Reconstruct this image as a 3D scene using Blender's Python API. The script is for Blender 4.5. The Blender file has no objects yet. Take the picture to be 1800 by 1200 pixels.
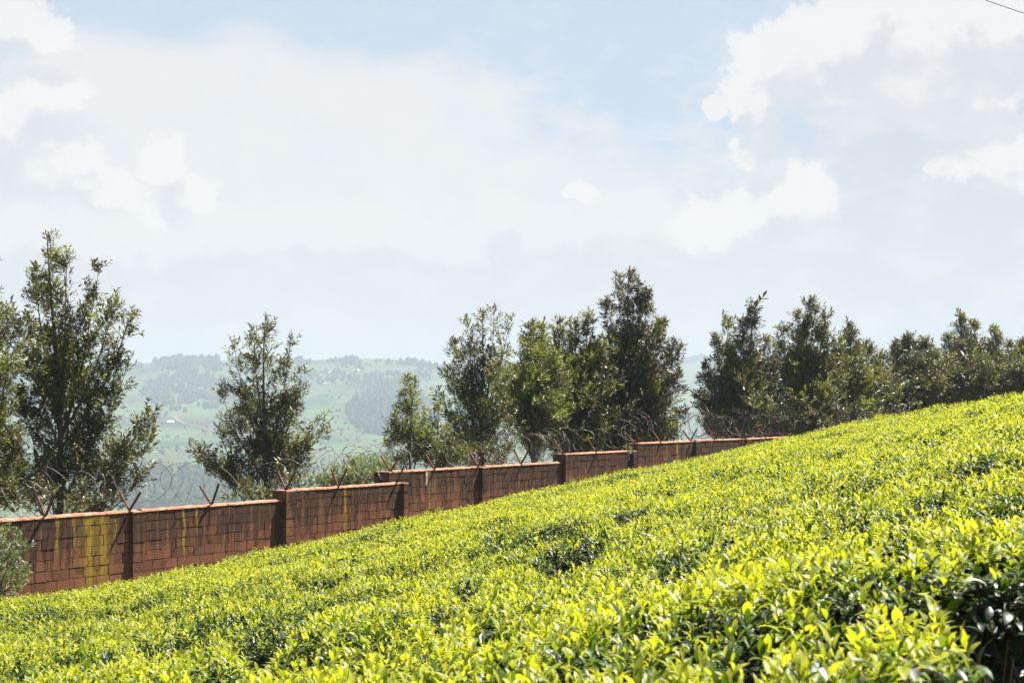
import bpy, math, random
import numpy as np
from math import radians, sin, cos, pi, atan, atan2, sqrt
R = random.Random(7)
rng = np.random.default_rng(11)
S = bpy.context.scene
COL = S.collection
F = 2500.0                      # focal length in photo pixels (photo 1800 wide), horizon at y = 712
HY = 712.0

# ------------------------------------------------------------------ camera
cam_d = bpy.data.cameras.new('camera'); cam = bpy.data.objects.new('camera', cam_d); COL.objects.link(cam)
cam.location = (0, 0, 0); cam.rotation_euler = (radians(90), 0, 0)
cam_d.sensor_width = 36; cam_d.lens = 50; cam_d.shift_y = (HY-600)/1800
cam_d.clip_start = 0.1; cam_d.clip_end = 20000
cam_d.dof.use_dof = True; cam_d.dof.focus_distance = 19; cam_d.dof.aperture_fstop = 7.0
S.camera = cam

# ------------------------------------------------------------------ light
SUN = np.array([2.365, 1.469, 5.2]); SUN /= np.linalg.norm(SUN)
SUN_EL = math.asin(SUN[2]); SUN_AZ = atan2(SUN[0], SUN[1])
S.view_settings.view_transform = 'Standard'; S.view_settings.look = 'None'
S.view_settings.gamma = 1; EXPO = 1.9; S.view_settings.exposure = EXPO
ld = bpy.data.lights.new('sun', 'SUN'); ld.energy = 5.0; ld.angle = radians(0.53); ld.color = (1.0, 0.955, 0.88)
lo = bpy.data.objects.new('sun', ld); COL.objects.link(lo)
from mathutils import Vector
lo.rotation_euler = Vector((-SUN[0], -SUN[1], -SUN[2])).to_track_quat('-Z', 'Y').to_euler()

# ------------------------------------------------------------------ node helpers
class NT:
    def __init__(s, tree): s.t = tree; s.n = tree.nodes; s.l = tree.links
    def new(s, typ, **kw):
        n = s.n.new(typ)
        for k, v in kw.items(): setattr(n, k, v)
        return n
    def put(s, sock, v):
        if v is None: return
        if hasattr(v, 'is_linked'): s.l.new(v, sock)
        else: sock.default_value = v
    def m(s, op, a, b=None, c=None, clamp=False):
        n = s.new('ShaderNodeMath', operation=op, use_clamp=clamp)
        s.put(n.inputs[0], a); s.put(n.inputs[1], b); s.put(n.inputs[2], c)
        return n.outputs[0]
    def v(s, op, a, b=None):
        n = s.new('ShaderNodeVectorMath', operation=op)
        s.put(n.inputs[0], a); s.put(n.inputs[1], b)
        return n.outputs['Value'] if op in ('LENGTH', 'DOT_PRODUCT') else n.outputs[0]
    def sep(s, a):
        n = s.new('ShaderNodeSeparateXYZ'); s.put(n.inputs[0], a); return n.outputs
    def comb(s, x, y, z):
        n = s.new('ShaderNodeCombineXYZ'); s.put(n.inputs[0], x); s.put(n.inputs[1], y); s.put(n.inputs[2], z); return n.outputs[0]
    def noise(s, vec, scale, detail=4, rough=.55, out='Fac', dist=0):
        n = s.new('ShaderNodeTexNoise'); s.put(n.inputs['Vector'], vec); n.inputs['Scale'].default_value = scale
        n.inputs['Detail'].default_value = detail; n.inputs['Roughness'].default_value = rough
        n.inputs['Distortion'].default_value = dist
        return n.outputs[out]
    def ramp(s, x, a, b, lo=0.0, hi=1.0, smooth=True):
        n = s.new('ShaderNodeMapRange'); n.interpolation_type = 'SMOOTHSTEP' if smooth else 'LINEAR'
        s.put(n.inputs[0], x); s.put(n.inputs[1], a); s.put(n.inputs[2], b); s.put(n.inputs[3], lo); s.put(n.inputs[4], hi)
        return n.outputs[0]
    def mix(s, f, a, b, mode='MIX'):
        n = s.new('ShaderNodeMix', data_type='RGBA', blend_type=mode)
        s.put(n.inputs[0], f)
        s.put(n.inputs[6], a if hasattr(a, 'is_linked') else (*a, 1)); s.put(n.inputs[7], b if hasattr(b, 'is_linked') else (*b, 1))
        return n.outputs[2]
def mat(name):
    m = bpy.data.materials.new(name); m.use_nodes = True; m.node_tree.nodes.clear()
    t = NT(m.node_tree); out = t.new('ShaderNodeOutputMaterial')
    return m, t, out
def principled(t, out, col, rough=.8, spec=.3, normal=None, metal=0):
    p = t.new('ShaderNodeBsdfPrincipled')
    t.put(p.inputs['Base Color'], col if hasattr(col, 'is_linked') else (*col, 1))
    t.put(p.inputs['Roughness'], rough); t.put(p.inputs['Specular IOR Level'], spec); t.put(p.inputs['Metallic'], metal)
    if normal is not None: t.put(p.inputs['Normal'], normal)
    if out is not None: t.l.new(p.outputs[0], out.inputs[0])
    return p
def bump(t, h, strength=.5, dist=.01):
    b = t.new('ShaderNodeBump'); b.inputs['Strength'].default_value = strength; b.inputs['Distance'].default_value = dist
    t.put(b.inputs['Height'], h); return b.outputs[0]

# ------------------------------------------------------------------ sky
W = bpy.data.worlds.new('World'); S.world = W; W.use_nodes = True; W.node_tree.nodes.clear()
t = NT(W.node_tree)
wo = t.new('ShaderNodeOutputWorld'); bg = t.new('ShaderNodeBackground'); bg.inputs['Strength'].default_value = 0.05
t.l.new(bg.outputs[0], wo.inputs[0])
sky = t.new('ShaderNodeTexSky'); sky.sky_type = 'NISHITA'; sky.sun_disc = False
sky.sun_elevation = SUN_EL; sky.sun_rotation = SUN_AZ; sky.altitude = 1800; sky.air_density = 1.0; sky.dust_density = 1.2
tc = t.new('ShaderNodeTexCoord'); D = tc.outputs['Generated']
dx, dy, dz = t.sep(D)
az = t.m('ARCTAN2', dx, dy); el = t.m('ARCSINE', dz)
P0 = t.comb(az, el, 0.0)
def px2ang(x, y):
    u = (x-900)/F; v = (HY-y)/F
    return atan(u), atan(v/sqrt(1+u*u))
def warp(p, amount, scale, detail, rough):
    c = t.noise(p, scale, detail, rough, out='Color')
    return t.v('MULTIPLY', t.v('SUBTRACT', c, (.5, .5, .5)), (amount, amount, 0))
def blobs(P, lst):
    acc = None
    for (x, y, rx, ry) in lst:
        a, e = px2ang(x, y)
        d = t.v('MULTIPLY', t.v('SUBTRACT', P, (a, e, 0)), (F/rx, F/ry, 0))
        f = t.m('SUBTRACT', 1.0, t.v('LENGTH', d))
        acc = f if acc is None else t.m('SMOOTH_MAX', acc, f, .15)
    return acc
CUM = [(5,30,118,75),(80,52,50,42),(70,150,76,50),(10,215,128,95),(70,290,115,90),(165,332,85,46),(290,275,44,60),(325,350,80,60),
       (1375,115,105,105),(1500,55,165,95),(1660,62,230,90),(1340,90,62,50),(1580,150,280,110),(1330,170,50,60),
       (1258,180,30,20),(1282,236,20,12),(1325,250,48,66),(1322,205,50,46),(1735,255,72,48),(1700,288,80,38),(1790,292,100,42),(1375,360,95,72),(1290,400,120,90),(1010,333,45,16)]
BND = [(460,425,125,60),(640,425,180,75),(880,372,60,42),(965,415,95,70),(1110,390,150,80),(300,430,160,90),(120,430,190,90),(780,440,160,60),(1200,420,160,80)]
BG_ = [(500,560,700,170),(1150,530,380,150),(60,520,320,170),(800,640,1500,90)]
_cache = {}
def rough(P, key, full):
    """noise that bends and roughens the heaps, shared by both cloud layers"""
    Pw = t.v('ADD', P, warp(P, .042, 13, 2.0, .5))
    if full: Pw = t.v('ADD', Pw, warp(P, .020, 45, 3.0, .6))
    v1 = t.new('ShaderNodeTexVoronoi', feature='F1'); t.put(v1.inputs['Vector'], Pw); v1.inputs['Scale'].default_value = 46
    n = t.noise(P, 75, 5 if full else 2, .66)
    _cache[key] = (Pw, t.m('ADD', t.m('MULTIPLY', t.m('SUBTRACT', .45, v1.outputs['Distance']), .20), t.m('MULTIPLY', t.m('SUBTRACT', n, .5), .70)))
    if full: _cache[key] = (Pw, t.m('ADD', _cache[key][1], t.m('MULTIPLY', t.m('SUBTRACT', t.noise(P, 240, 4, .7), .5), .42)))
def field(key, lst):
    Pw, r = _cache[key]; return t.m('ADD', blobs(Pw, lst), r)
up1 = t.v('ADD', P0, (-.004, .024, 0))                 # towards the light, above
fl = t.noise(P0, 16, 4, .55)
rough(P0, 0, True); rough(up1, 1, False)
cA, cA1 = field(0, CUM), field(1, CUM)
cB, cB1 = field(0, BND), field(1, BND)
def shade(f0, f1, k0, k1):
    return t.ramp(t.m('ADD', t.m('MULTIPLY', t.ramp(f1, -.05, .55), .75), t.m('ADD', t.m('MULTIPLY', t.m('SUBTRACT', f1, f0), 1.1), t.m('MULTIPLY', t.m('SUBTRACT', t.noise(P0, 30, 6, .62), .5), 2.1))), k0, k1)
Pv = t.v('ADD', t.v('ADD', P0, warp(P0, .10, 7, 2, .5)), warp(t.v('MULTIPLY', P0, (.35, 1.3, 1)), .05, 30, 5, .6))
veil = blobs(Pv, [(520,235,480,150),(760,200,240,110),(300,170,260,100),(620,330,620,120)])
m_veil = t.m('MULTIPLY', t.ramp(veil, -.20, .5), t.ramp(fl, .25, .6, .72, 1.0))
SC = 1/0.05/2**EXPO                                     # undo background strength and exposure for cloud radiances
def rad(r, g, b, k=1.0): return (r*SC*k, g*SC*k, b*SC*k)
WHITE = rad(.95, .935, .915); GREY = rad(.745, .757, .79); LOW = rad(.76, .762, .768); VEIL = rad(.845, .848, .858)
base = t.mix(t.ramp(el, .28, .52, .86, .0), sky.outputs[0], rad(.63, .715, .80))
base = t.mix(t.m('MULTIPLY', t.ramp(az, .16, .25), t.ramp(el, .32, .23, 0, .92)), base, rad(.665, .70, .75))
base = t.mix(t.m('MULTIPLY', t.ramp(el, .20, .10), .75), base, rad(.76, .765, .78))
c1 = t.mix(m_veil, base, VEIL)
Pg = t.v('ADD', P0, warp(P0, .12, 9, 4, .6))
c1 = t.mix(t.m('MULTIPLY', t.ramp(blobs(Pg, BG_), -.05, .45), .9), c1, t.mix(t.ramp(fl, .35, .65), LOW, rad(.80, .80, .80)))
puff = t.noise(t.v('ADD', t.v('MULTIPLY', P0, (1, 1.7, 1)), warp(P0, .02, 40, 4, .6)), 17, 6, .6)
c1 = t.mix(t.m('MULTIPLY', t.ramp(puff, .44, .66), t.m('MULTIPLY', t.ramp(el, .30, .19), .62)), c1, rad(.875, .87, .86))
sB = shade(cB, cB1, .10, .9); mB = t.m('MULTIPLY', t.ramp(cB, -.14, t.m('ADD', .34, t.m('MULTIPLY', t.ramp(cB1, 0, .5), .5))), .68)
c2 = t.mix(mB, c1, t.mix(sB, rad(.895, .885, .872), rad(.765, .77, .782)))
sA = shade(cA, cA1, .05, .95); mA = t.m('MULTIPLY', t.ramp(cA, -.04, t.m('ADD', .20, t.m('MULTIPLY', t.ramp(cA1, .05, .5), .45))), .88)
c3 = t.mix(mA, c2, t.mix(sA, WHITE, GREY))
t.l.new(c3, bg.inputs['Color'])

# ------------------------------------------------------------------ mesh helpers
def tag(o, label=None, cat=None, group=None, kind=None):
    if label: o['label'] = label
    if cat: o['category'] = cat
    if group: o['group'] = group
    if kind: o['kind'] = kind
    return o
def empty(name, loc=(0, 0, 0), rz=0):
    o = bpy.data.objects.new(name, None); COL.objects.link(o); o.location = loc; o.rotation_euler = (0, 0, rz)
    o.empty_display_size = .3
    return o
def link_mesh(name, me, mats, parent=None, loc=(0, 0, 0)):
    for m in (mats if isinstance(mats, (list, tuple)) else [mats]): me.materials.append(m)
    o = bpy.data.objects.new(name, me); COL.objects.link(o); o.location = loc
    if parent is not None: o.parent = parent
    return o
def np_mesh(name, V, loops, counts, smooth=False, attrs=None, matidx=None):
    """V (n,3); loops flat vertex index; counts face sizes"""
    me = bpy.data.meshes.new(name)
    V = np.asarray(V, np.float32); loops = np.asarray(loops, np.int32).ravel(); counts = np.asarray(counts, np.int32)
    me.vertices.add(len(V)); me.vertices.foreach_set('co', V.ravel())
    me.loops.add(len(loops)); me.loops.foreach_set('vertex_index', loops)
    me.polygons.add(len(counts))
    st = np.zeros(len(counts), np.int32); st[1:] = np.cumsum(counts)[:-1]
    me.polygons.foreach_set('loop_start', st)
    me.polygons.foreach_set('use_smooth', np.full(len(counts), smooth, bool))
    if matidx is not None: me.polygons.foreach_set('material_index', np.asarray(matidx, np.int32))
    me.update(calc_edges=True)
    for k, a in (attrs or {}).items():
        at = me.attributes.new(k, 'FLOAT', 'POINT'); at.data.foreach_set('value', np.asarray(a, np.float32))
    return me
class MB:
    def __init__(s): s.V = []; s.L = []; s.C = []; s.M = []
    def face(s, idx, m=0): s.L += idx; s.C.append(len(idx)); s.M.append(m)
    def box(s, x0, x1, y0, y1, z0, z1, m=0):
        b = len(s.V); s.V += [(x, y, z) for z in (z0, z1) for (x, y) in ((x0, y0), (x1, y0), (x1, y1), (x0, y1))]
        for f in ((3, 2, 1, 0), (4, 5, 6, 7), (0, 1, 5, 4), (1, 2, 6, 5), (2, 3, 7, 6), (3, 0, 4, 7)): s.face([b+i for i in f], m)
    def hexa(s, pts, m=0):
        b = len(s.V); s.V += [tuple(p) for p in pts]
        for f in ((3, 2, 1, 0), (4, 5, 6, 7), (0, 1, 5, 4), (1, 2, 6, 5), (2, 3, 7, 6), (3, 0, 4, 7)): s.face([b+i for i in f], m)
    def tube(s, pts, rad_, n=5, m=0, cap=True):
        pts = np.asarray(pts, float); k = len(pts)
        if np.isscalar(rad_): rad_ = [rad_]*k
        T = np.gradient(pts, axis=0); T /= np.linalg.norm(T, axis=1)[:, None]+1e-9
        ref = np.array([0, 0, 1.0]) if abs(T[0][2]) < .9 else np.array([1.0, 0, 0])
        b = len(s.V); a = np.cross(T[0], ref); a /= np.linalg.norm(a)
        for i in range(k):
            a = a-T[i]*a.dot(T[i]); a /= np.linalg.norm(a)+1e-9; c = np.cross(T[i], a)
            for j in range(n):
                th = 2*pi*j/n; s.V.append(tuple(pts[i]+rad_[i]*(a*cos(th)+c*sin(th))))
        for i in range(k-1):
            for j in range(n):
                j2 = (j+1) % n; s.face([b+i*n+j, b+i*n+j2, b+(i+1)*n+j2, b+(i+1)*n+j], m)
        if cap:
            s.face([b+j for j in range(n)][::-1], m); s.face([b+(k-1)*n+j for j in range(n)], m)
    def build(s, name, mats, parent=None, loc=(0, 0, 0), smooth=False):
        return link_mesh(name, np_mesh(name, s.V, s.L, s.C, smooth, matidx=s.M), mats, parent, loc)

def vnoise(x, y, seed=0):
    """smooth value noise 0..1, vectorised"""
    x = np.asarray(x, float); y = np.asarray(y, float)
    xi = np.floor(x).astype(np.int64); yi = np.floor(y).astype(np.int64); fx = x-xi; fy = y-yi
    fx = fx*fx*(3-2*fx); fy = fy*fy*(3-2*fy)
    def h(a, b):
        n = (a*374761393+b*668265263+seed*1442695041) & 0x7fffffff
        n = ((n ^ (n >> 13))*1274126177) & 0x7fffffff
        n = n ^ (n >> 16)
        return (n & 0xffff)/65535.0
    return (h(xi, yi)*(1-fx)+h(xi+1, yi)*fx)*(1-fy)+(h(xi, yi+1)*(1-fx)+h(xi+1, yi+1)*fx)*fy
def fbm(x, y, seed=0, o=4):
    a = 0; amp = .5; 
    for i in range(o): a = a+amp*vnoise(x*2**i, y*2**i, seed+i); amp *= .5
    return a/(1-.5**o)
def sstep(a, b, x):
    tt = np.clip((x-a)/(b-a), 0, 1); return tt*tt*(3-2*tt)
def unit(a): return a/(np.linalg.norm(a, axis=-1, keepdims=True)+1e-9)
def P(x, y, Y): return np.array([(x-900)/F*Y, Y, (HY-y)/F*Y])

# ------------------------------------------------------------------ leaves, vectorised
def leaves(base, d, up, L, Wd, bend, tint, mode, age_shade=None):
    """folded leaf blades. d growth direction, up leaf normal side. mode 3 near (4 segs), 2 mid (2 segs), 1 far (diamond)"""
    N = len(base); d = unit(d); side = unit(np.cross(d, up)); nn = np.cross(side, d)
    L = L[:, None]; Wd = Wd[:, None]; bend = bend[:, None]
    def pt(tv): return base+d*(L*tv*(1-.25*bend*tv))-nn*0+(-nn)*(L*bend*.55*tv*tv)
    if mode == 1:
        a = base; c = pt(1.0); m_ = pt(.5)
        l = m_-side*Wd*.5+nn*Wd*.12; r = m_+side*Wd*.5+nn*Wd*.12
        V = np.stack([a, l, c, r], 1).reshape(-1, 3); k = 4
        fl_ = np.array([[0, 1, 2], [0, 2, 3]])
        counts = np.full(N*2, 3)
    else:
        ts = [0, .3, .6, .84, 1.0] if mode == 3 else [0, .45, 1.0]
        ws = [.12, .85, 1.0, .6, .04] if mode == 3 else [.15, 1.0, .06]
        rows = []
        for tv, w in zip(ts, ws):
            p = pt(tv); rows += [p-side*Wd*.5*w+nn*Wd*.16*w, p, p+side*Wd*.5*w+nn*Wd*.16*w]
        V = np.stack(rows, 1).reshape(-1, 3); k = len(rows)
        fl_ = []
        for i in range(len(ts)-1):
            for j in (0, 1): fl_.append([3*i+j, 3*i+j+1, 3*i+j+4, 3*i+j+3])
        fl_ = np.array(fl_); counts = np.full(N*len(fl_), 4)
    loops = (np.arange(N)[:, None, None]*k+fl_[None]).ravel()
    return V, loops, counts, np.repeat(tint, k), np.repeat(age_shade if age_shade is not None else tint, k)
def join_leaves(parts):
    V, Lp, C, T, A = [], [], [], [], []; off = 0
    for (v, l, c, tt, aa) in parts:
        V.append(v); Lp.append(l+off); C.append(c); T.append(tt); A.append(aa); off += len(v)
    return np.concatenate(V), np.concatenate(Lp), np.concatenate(C), np.concatenate(T), np.concatenate(A)

# ------------------------------------------------------------------ leaf materials
def leaf_mat(name, cols, trans, rough, spec, back=None, tk=1.0, tcol=None):
    m, t, out = mat(name)
    at = t.new('ShaderNodeAttribute', attribute_name='age_shade'); ti = t.new('ShaderNodeAttribute', attribute_name='tint')  # leaf age; on the tea it also carries painted shade
    cr = t.new('ShaderNodeValToRGB'); t.l.new(at.outputs['Fac'], cr.inputs[0])
    el_ = cr.color_ramp.elements
    while len(el_) < len(cols): el_.new(.5)
    for e, (p, c) in zip(el_, cols): e.position = p; e.color = (*c, 1)
    col = t.mix(1.0, cr.outputs[0], t.comb(*(t.ramp(ti.outputs['Fac'], 0, 1, lo_, hi_, False) for lo_, hi_ in ((.72, 1.28), (.8, 1.2), (.8, 1.2)))), 'MULTIPLY')
    if back is not None:
        g = t.new('ShaderNodeNewGeometry'); col = t.mix(t.m('MULTIPLY', g.outputs['Backfacing'], back[1]), col, back[0])
    p = principled(t, None, col, rough, spec)
    tr = t.new('ShaderNodeBsdfTranslucent')
    t.l.new(t.mix(1.0, col, tcol or (tk, tk, tk*.6), 'MULTIPLY'), tr.inputs[0])
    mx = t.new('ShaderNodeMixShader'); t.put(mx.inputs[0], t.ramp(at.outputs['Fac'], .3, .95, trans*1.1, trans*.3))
    t.l.new(p.outputs[0], mx.inputs[1]); t.l.new(tr.outputs[0], mx.inputs[2]); t.l.new(mx.outputs[0], out.inputs[0])
    return m
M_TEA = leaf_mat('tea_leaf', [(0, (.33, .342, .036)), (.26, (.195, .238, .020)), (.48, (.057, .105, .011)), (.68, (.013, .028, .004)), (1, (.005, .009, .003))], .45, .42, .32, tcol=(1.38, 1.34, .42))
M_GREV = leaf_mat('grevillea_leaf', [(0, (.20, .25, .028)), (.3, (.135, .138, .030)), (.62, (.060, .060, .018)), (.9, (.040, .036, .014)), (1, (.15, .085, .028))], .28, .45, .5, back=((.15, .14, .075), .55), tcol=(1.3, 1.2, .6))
M_SHRUB = leaf_mat('shrub_leaf', [(0, (.20, .25, .06)), (.5, (.12, .15, .05)), (1, (.10, .09, .045))], .35, .5, .45, back=((.26, .28, .2), .5))

def bark(name, c1_, c2_):
    m, t, out = mat(name); tcn = t.new('ShaderNodeTexCoord')
    n = t.noise(t.v('MULTIPLY', tcn.outputs['Object'], (1, 1, .25)), 30, 5, .6)
    principled(t, out, t.mix(n, c1_, c2_), .9, .2, bump(t, n, .6, .01)); return m
M_BARK = bark('bark', (.06, .045, .035), (.17, .14, .11))
M_TWIG = bark('tea_twig', (.035, .022, .014), (.10, .07, .045))

# ------------------------------------------------------------------ terrain functions
WX0, WY0 = -9.47, 26.3; WD = np.array([.603, .797]); WD /= np.linalg.norm(WD); WN = np.array([WD[1], -WD[0]])
def wall_sd(X, Y):
    return (X-WX0)*WD[0]+(Y-WY0)*WD[1], (X-WX0)*WN[0]+(Y-WY0)*WN[1]
def s_at(xp, off=0.0):
    u = (xp-900)/F; x0 = WX0+WN[0]*off; y0 = WY0+WN[1]*off
    return (u*y0-x0)/(WD[0]-u*WD[1])
EX = np.array([-900, 0, 230, 500, 705, 850, 990, 1112, 1218, 1310, 1400, 1500, 1600, 1700, 1800, 2100, 2500.])   # tea skyline in the photo
EY = np.array([1210, 1063, 1018, 956, 912, 882, 853, 827, 803, 784, 767, 745, 724, 703, 685, 640, 590.])
EB = np.array([14, 24.8, 27.2, 30.4, 33.6, 36.2, 39, 41.8, 44.3, 45.6, 45, 43, 40.5, 38, 36, 31, 26.])            # how far off it stands
def plane(X, Y): return -.707+.1744*X-.042*Y
def tea_top(X, Y):
    X = np.asarray(X, float); Y = np.asarray(Y, float)
    Xc = np.clip(X, -30, 30); Yc = np.clip(Y, -15, 60)
    u = np.clip(X/np.maximum(Y, .5), -.72, .64); xp = 900+F*u
    yb = np.interp(xp, EX, EB); ze = (HY-np.interp(xp, EX, EY))/F*yb-.085
    c = ze-plane(u*yb, yb)
    k = np.clip(np.maximum(Yc, 0)/yb, 0, 1.3)
    return plane(Xc, Yc)+np.clip(c, -1.2, 1.2)*k*k
# furrows and gaps between the bushes, found where the photo shows their dark mouths
def on_tea(xp, yp):
    ys = np.linspace(2.5, 50, 1500); u = (xp-900)/F
    z = tea_top(u*ys, ys); k = np.argmax(z/ys >= (HY-yp)/F)
    return u*ys[k], ys[k]
GAPS = []
for (xc, ya, yb_, hw) in [(462,1088,1128,62),(300,1108,1140,60),(1000,945,975,55),(1250,1060,1098,55),(1133,1106,1150,30),(920,1130,1165,28),(868,1105,1138,26),(1507,846,866,30),(1692,832,848,75),
                      (1585,950,1012,42),(1737,928,948,22),(1660,1004,1038,24),(1425,972,990,28),(1487,1110,1148,24),(1538,1150,1172,18),(1325,1165,1200,30),(1720,726,737,22),(1593,770,780,24),(1785,780,802,26),
                      (825,1005,1030,22),(1430,843,860,22),(720,1128,1150,40),(620,1150,1175,40),(1290,898,912,60),(1100,905,918,50),(700,985,1002,50),(560,1010,1024,50),(180,1060,1078,60),(90,1110,1130,40),(1640,880,896,40),(1190,985,1002,40),
                      (1380,1040,1060,40),(1770,880,900,40),(1050,1090,1112,36),(1500,925,940,40),(860,930,942,50),(1340,812,822,50),(1480,795,805,50),(1650,775,786,50),(400,1165,1190,50),(200,1170,1195,50),(780,1060,1085,40)]:
    gx, gy = on_tea(xc, ya); h = (yb_-ya)/F*gy; GAPS.append((gx, gy, hw/F*gy, 1.35*h*gy/.707+.12, h*1.25+.10, (xc-900)/F))
_fa = on_tea(1662, 1190); _fb = on_tea(1640, 1060); _fy = on_tea(1740, 1040)[1]; _fs = (_fb[0]-_fa[0])/(_fb[1]-_fa[1])
def gap_path(X, Y):
    """the open furrow at the lower right, where the near bushes end: 1 inside"""
    return sstep(.0, .10, X-(_fa[0]+_fs*(Y-_fa[1]))+.04*np.sin(Y*7+1))*sstep(_fy+.02, _fy-.2, Y+.06*np.sin(X*9))*sstep(1.9, 2.2, Y)
def surf(X, Y):
    X = np.asarray(X, float); Y = np.asarray(Y, float)
    z = tea_top(X, Y)
    z = z+(vnoise(X/.95+.3*Y, Y/.85, 3)-.5)*.19+(fbm(X/2.6, Y/2.6, 5, 2)-.5)*.28+(vnoise(X/.35, Y/.35, 8)-.5)*.07
    # soft rows of clipped bushes running across the slope
    ph = (-X*.22+Y*.97)/1.5+.9*fbm(X/2.2, Y/2.2, 21, 2)
    z = z-.20*np.clip(np.abs(((ph % 1)-.5)*2)**5, 0, 1)*sstep(.25, .75, vnoise(X/1.5, Y/1.5, 33))
    dip = 0
    for (gx, gy, rx, ry, dep, rot) in GAPS:
        b = (Y-gy)+(X-gx)*rot; a = (X-gx-rot*(Y-gy))/rx; b = b+.35*(vnoise(X/.25+7, Y/.6, 3)-.5)*ry
        dip = np.maximum(dip, dep*np.exp(-a*a*1.3)*sstep(-ry, -ry*.25, b)*sstep(.15, -.06, b)*(.75+.5*vnoise(X/.3, Y/.3, 55)))
    z = z-dip
    return z
RX = np.array([-3000, -100, 0, 120, 230, 300, 380, 640, 730, 780, 860, 1000, 1100, 1190, 1250, 1350, 1500, 1800, 4500.])
RY = np.array([640, 640, 644, 640, 633, 624, 625, 622, 629, 640, 655, 668, 655, 634, 620, 634, 655, 668, 668.])
def ground_z(X, Y):
    X = np.asarray(X, float); Y = np.asarray(Y, float)
    s, Dn = wall_sd(X, Y); r = np.hypot(X, Y)
    u = np.clip(X/np.maximum(Y, .5), -3, 3); xp = 900+F*u
    yb = np.interp(xp, EX, EB)
    near = tea_top(X, Y)-.88-.13*np.clip(Y-yb, 0, 40)*(Y > 0)
    wz = -4.25+.03*np.clip(s, -12, 60)
    w = sstep(2.2, .6, Dn)
    g = near*(1-w)+np.minimum(near, wz)*w
    fall = np.clip(-Dn-1.0, 0, None)
    g = g-np.minimum(fall*.42, 60+fall*.14)*(Dn < -1.0)
    g = np.maximum(g, -205+8*fbm(X/160, Y/160, 4))
    # the far side of the valley
    front = sstep(0.0, .35, (Y/np.maximum(r, 1)))
    r1 = np.interp(xp, [-3000, 900, 1150, 1250, 4500], [2800, 2900, 4200, 4300, 4300])*front+4300*(1-front); r0 = 1250.
    vr = (HY-np.interp(xp, RX, RY))/F-.0022; v0 = -.080
    tt = np.clip((Y-r0)/(r1-r0), 0, 1)
    hill = Y*(v0+(vr-v0)*tt**.85)
    hill = hill+(fbm(X/420+3, Y/420, 9, 4)-.5)*70*np.sin(tt*pi)**.7*np.where(tt > 0, 1, 0)
    hill = hill+(fbm(X/120+3, Y/120, 19, 3)-.5)*9*sstep(0, .05, tt)
    hill = hill-np.clip(Y-r1, 0, None)*.25
    up_ = -200+(hill+200)*sstep(700, r0, Y)
    g = np.where((Y > 700), np.maximum(np.maximum(g, -205), up_*sstep(0, .2, front)+(1-sstep(0, .2, front))*-200), g)
    return np.where(r > 5200, np.maximum(g, -260), g)

# ground sheet: fan-shaped rings, fine inside the view
azs = np.concatenate([np.linspace(-180, -32, 40)[:-1], np.linspace(-32, 32, 420), np.linspace(32, 180, 40)[1:-1]])*pi/180
rs = np.concatenate([[0.3], np.geomspace(1.2, 120, 90), np.geomspace(125, 1200, 50), np.geomspace(1215, 5300, 170)])
A_, R_ = np.meshgrid(azs, rs); GX = R_*np.sin(A_); GY = R_*np.cos(A_); GZ = ground_z(GX, GY)
na, nr = len(azs), len(rs)
V = np.stack([GX, GY, GZ], -1).reshape(-1, 3)
ii, jj = np.meshgrid(np.arange(nr-1), np.arange(na), indexing='ij'); j2 = (jj+1) % na
q = np.stack([ii*na+jj, ii*na+j2, (ii+1)*na+j2, (ii+1)*na+jj], -1).reshape(-1, 4)[:, ::-1]
far_face = (R_[ii, jj] > 110).reshape(-1).astype(int)
m_soil, t, out = mat('soil')
tcn = t.new('ShaderNodeTexCoord'); n1 = t.noise(tcn.outputs['Object'], 1.3, 6, .6); n2 = t.noise(tcn.outputs['Object'], 14, 5, .65)
principled(t, out, t.mix(t.ramp(n2, .35, .6), t.mix(n1, (.11, .05, .028), (.16, .085, .05)), (.05, .075, .02)), .95, .1, bump(t, n2, .8, .03))
m_field, t, out = mat('valley_fields')
tcn = t.new('ShaderNodeTexCoord'); O = tcn.outputs['Object']
sq = t.v('MULTIPLY', O, (.006, .0022, .04))
vor = t.new('ShaderNodeTexVoronoi'); t.l.new(t.v('ADD', sq, t.v('MULTIPLY', t.noise(O, .008, 3, .5, 'Color'), (.8, .8, .8))), vor.inputs['Vector']); vor.inputs['Scale'].default_value = 2.2
cr = t.new('ShaderNodeValToRGB'); t.l.new(t.sep(vor.outputs['Color'])[0], cr.inputs[0])
e = cr.color_ramp.elements; e[0].position = 0; e[0].color = (.040, .075, .016, 1); e[1].position = 1; e[1].color = (.075, .11, .03, 1)
for p_, c_ in ((.25, (.055, .10, .022)), (.45, (.022, .045, .012)), (.6, (.085, .125, .04)), (.75, (.07, .05, .03)), (.85, (.045, .085, .02))):
    n_ = e.new(p_); n_.color = (*c_, 1)
ter = t.noise(t.v('MULTIPLY', O, (.010, .004, .30)), 1.0, 4, .6)
col = t.mix(t.ramp(ter, .42, .56), cr.outputs[0], (.09, .13, .045))
col = t.mix(t.m('MULTIPLY', t.ramp(ter, .62, .70), .7), col, (.085, .05, .033))
wood = t.noise(O, .0042, 6, .62)
col = t.mix(t.ramp(wood, .50, .60, 0, .9), col, (.014, .026, .009))
col = t.mix(t.ramp(t.noise(O, .05, 4, .7), .55, .75, 0, .7), col, (.015, .03, .008))
line = t.noise(t.v('MULTIPLY', O, (.006, .003, .9)), 1.0, 2, .5)
col = t.mix(t.ramp(line, .54, .60, 0, .55), col, (.014, .028, .012))
col = t.mix(t.ramp(t.noise(t.v('MULTIPLY', O, (.012, .004, .06)), 1.0, 4, .6), .56, .62, 0, .6), col, (.075, .06, .04))
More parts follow.
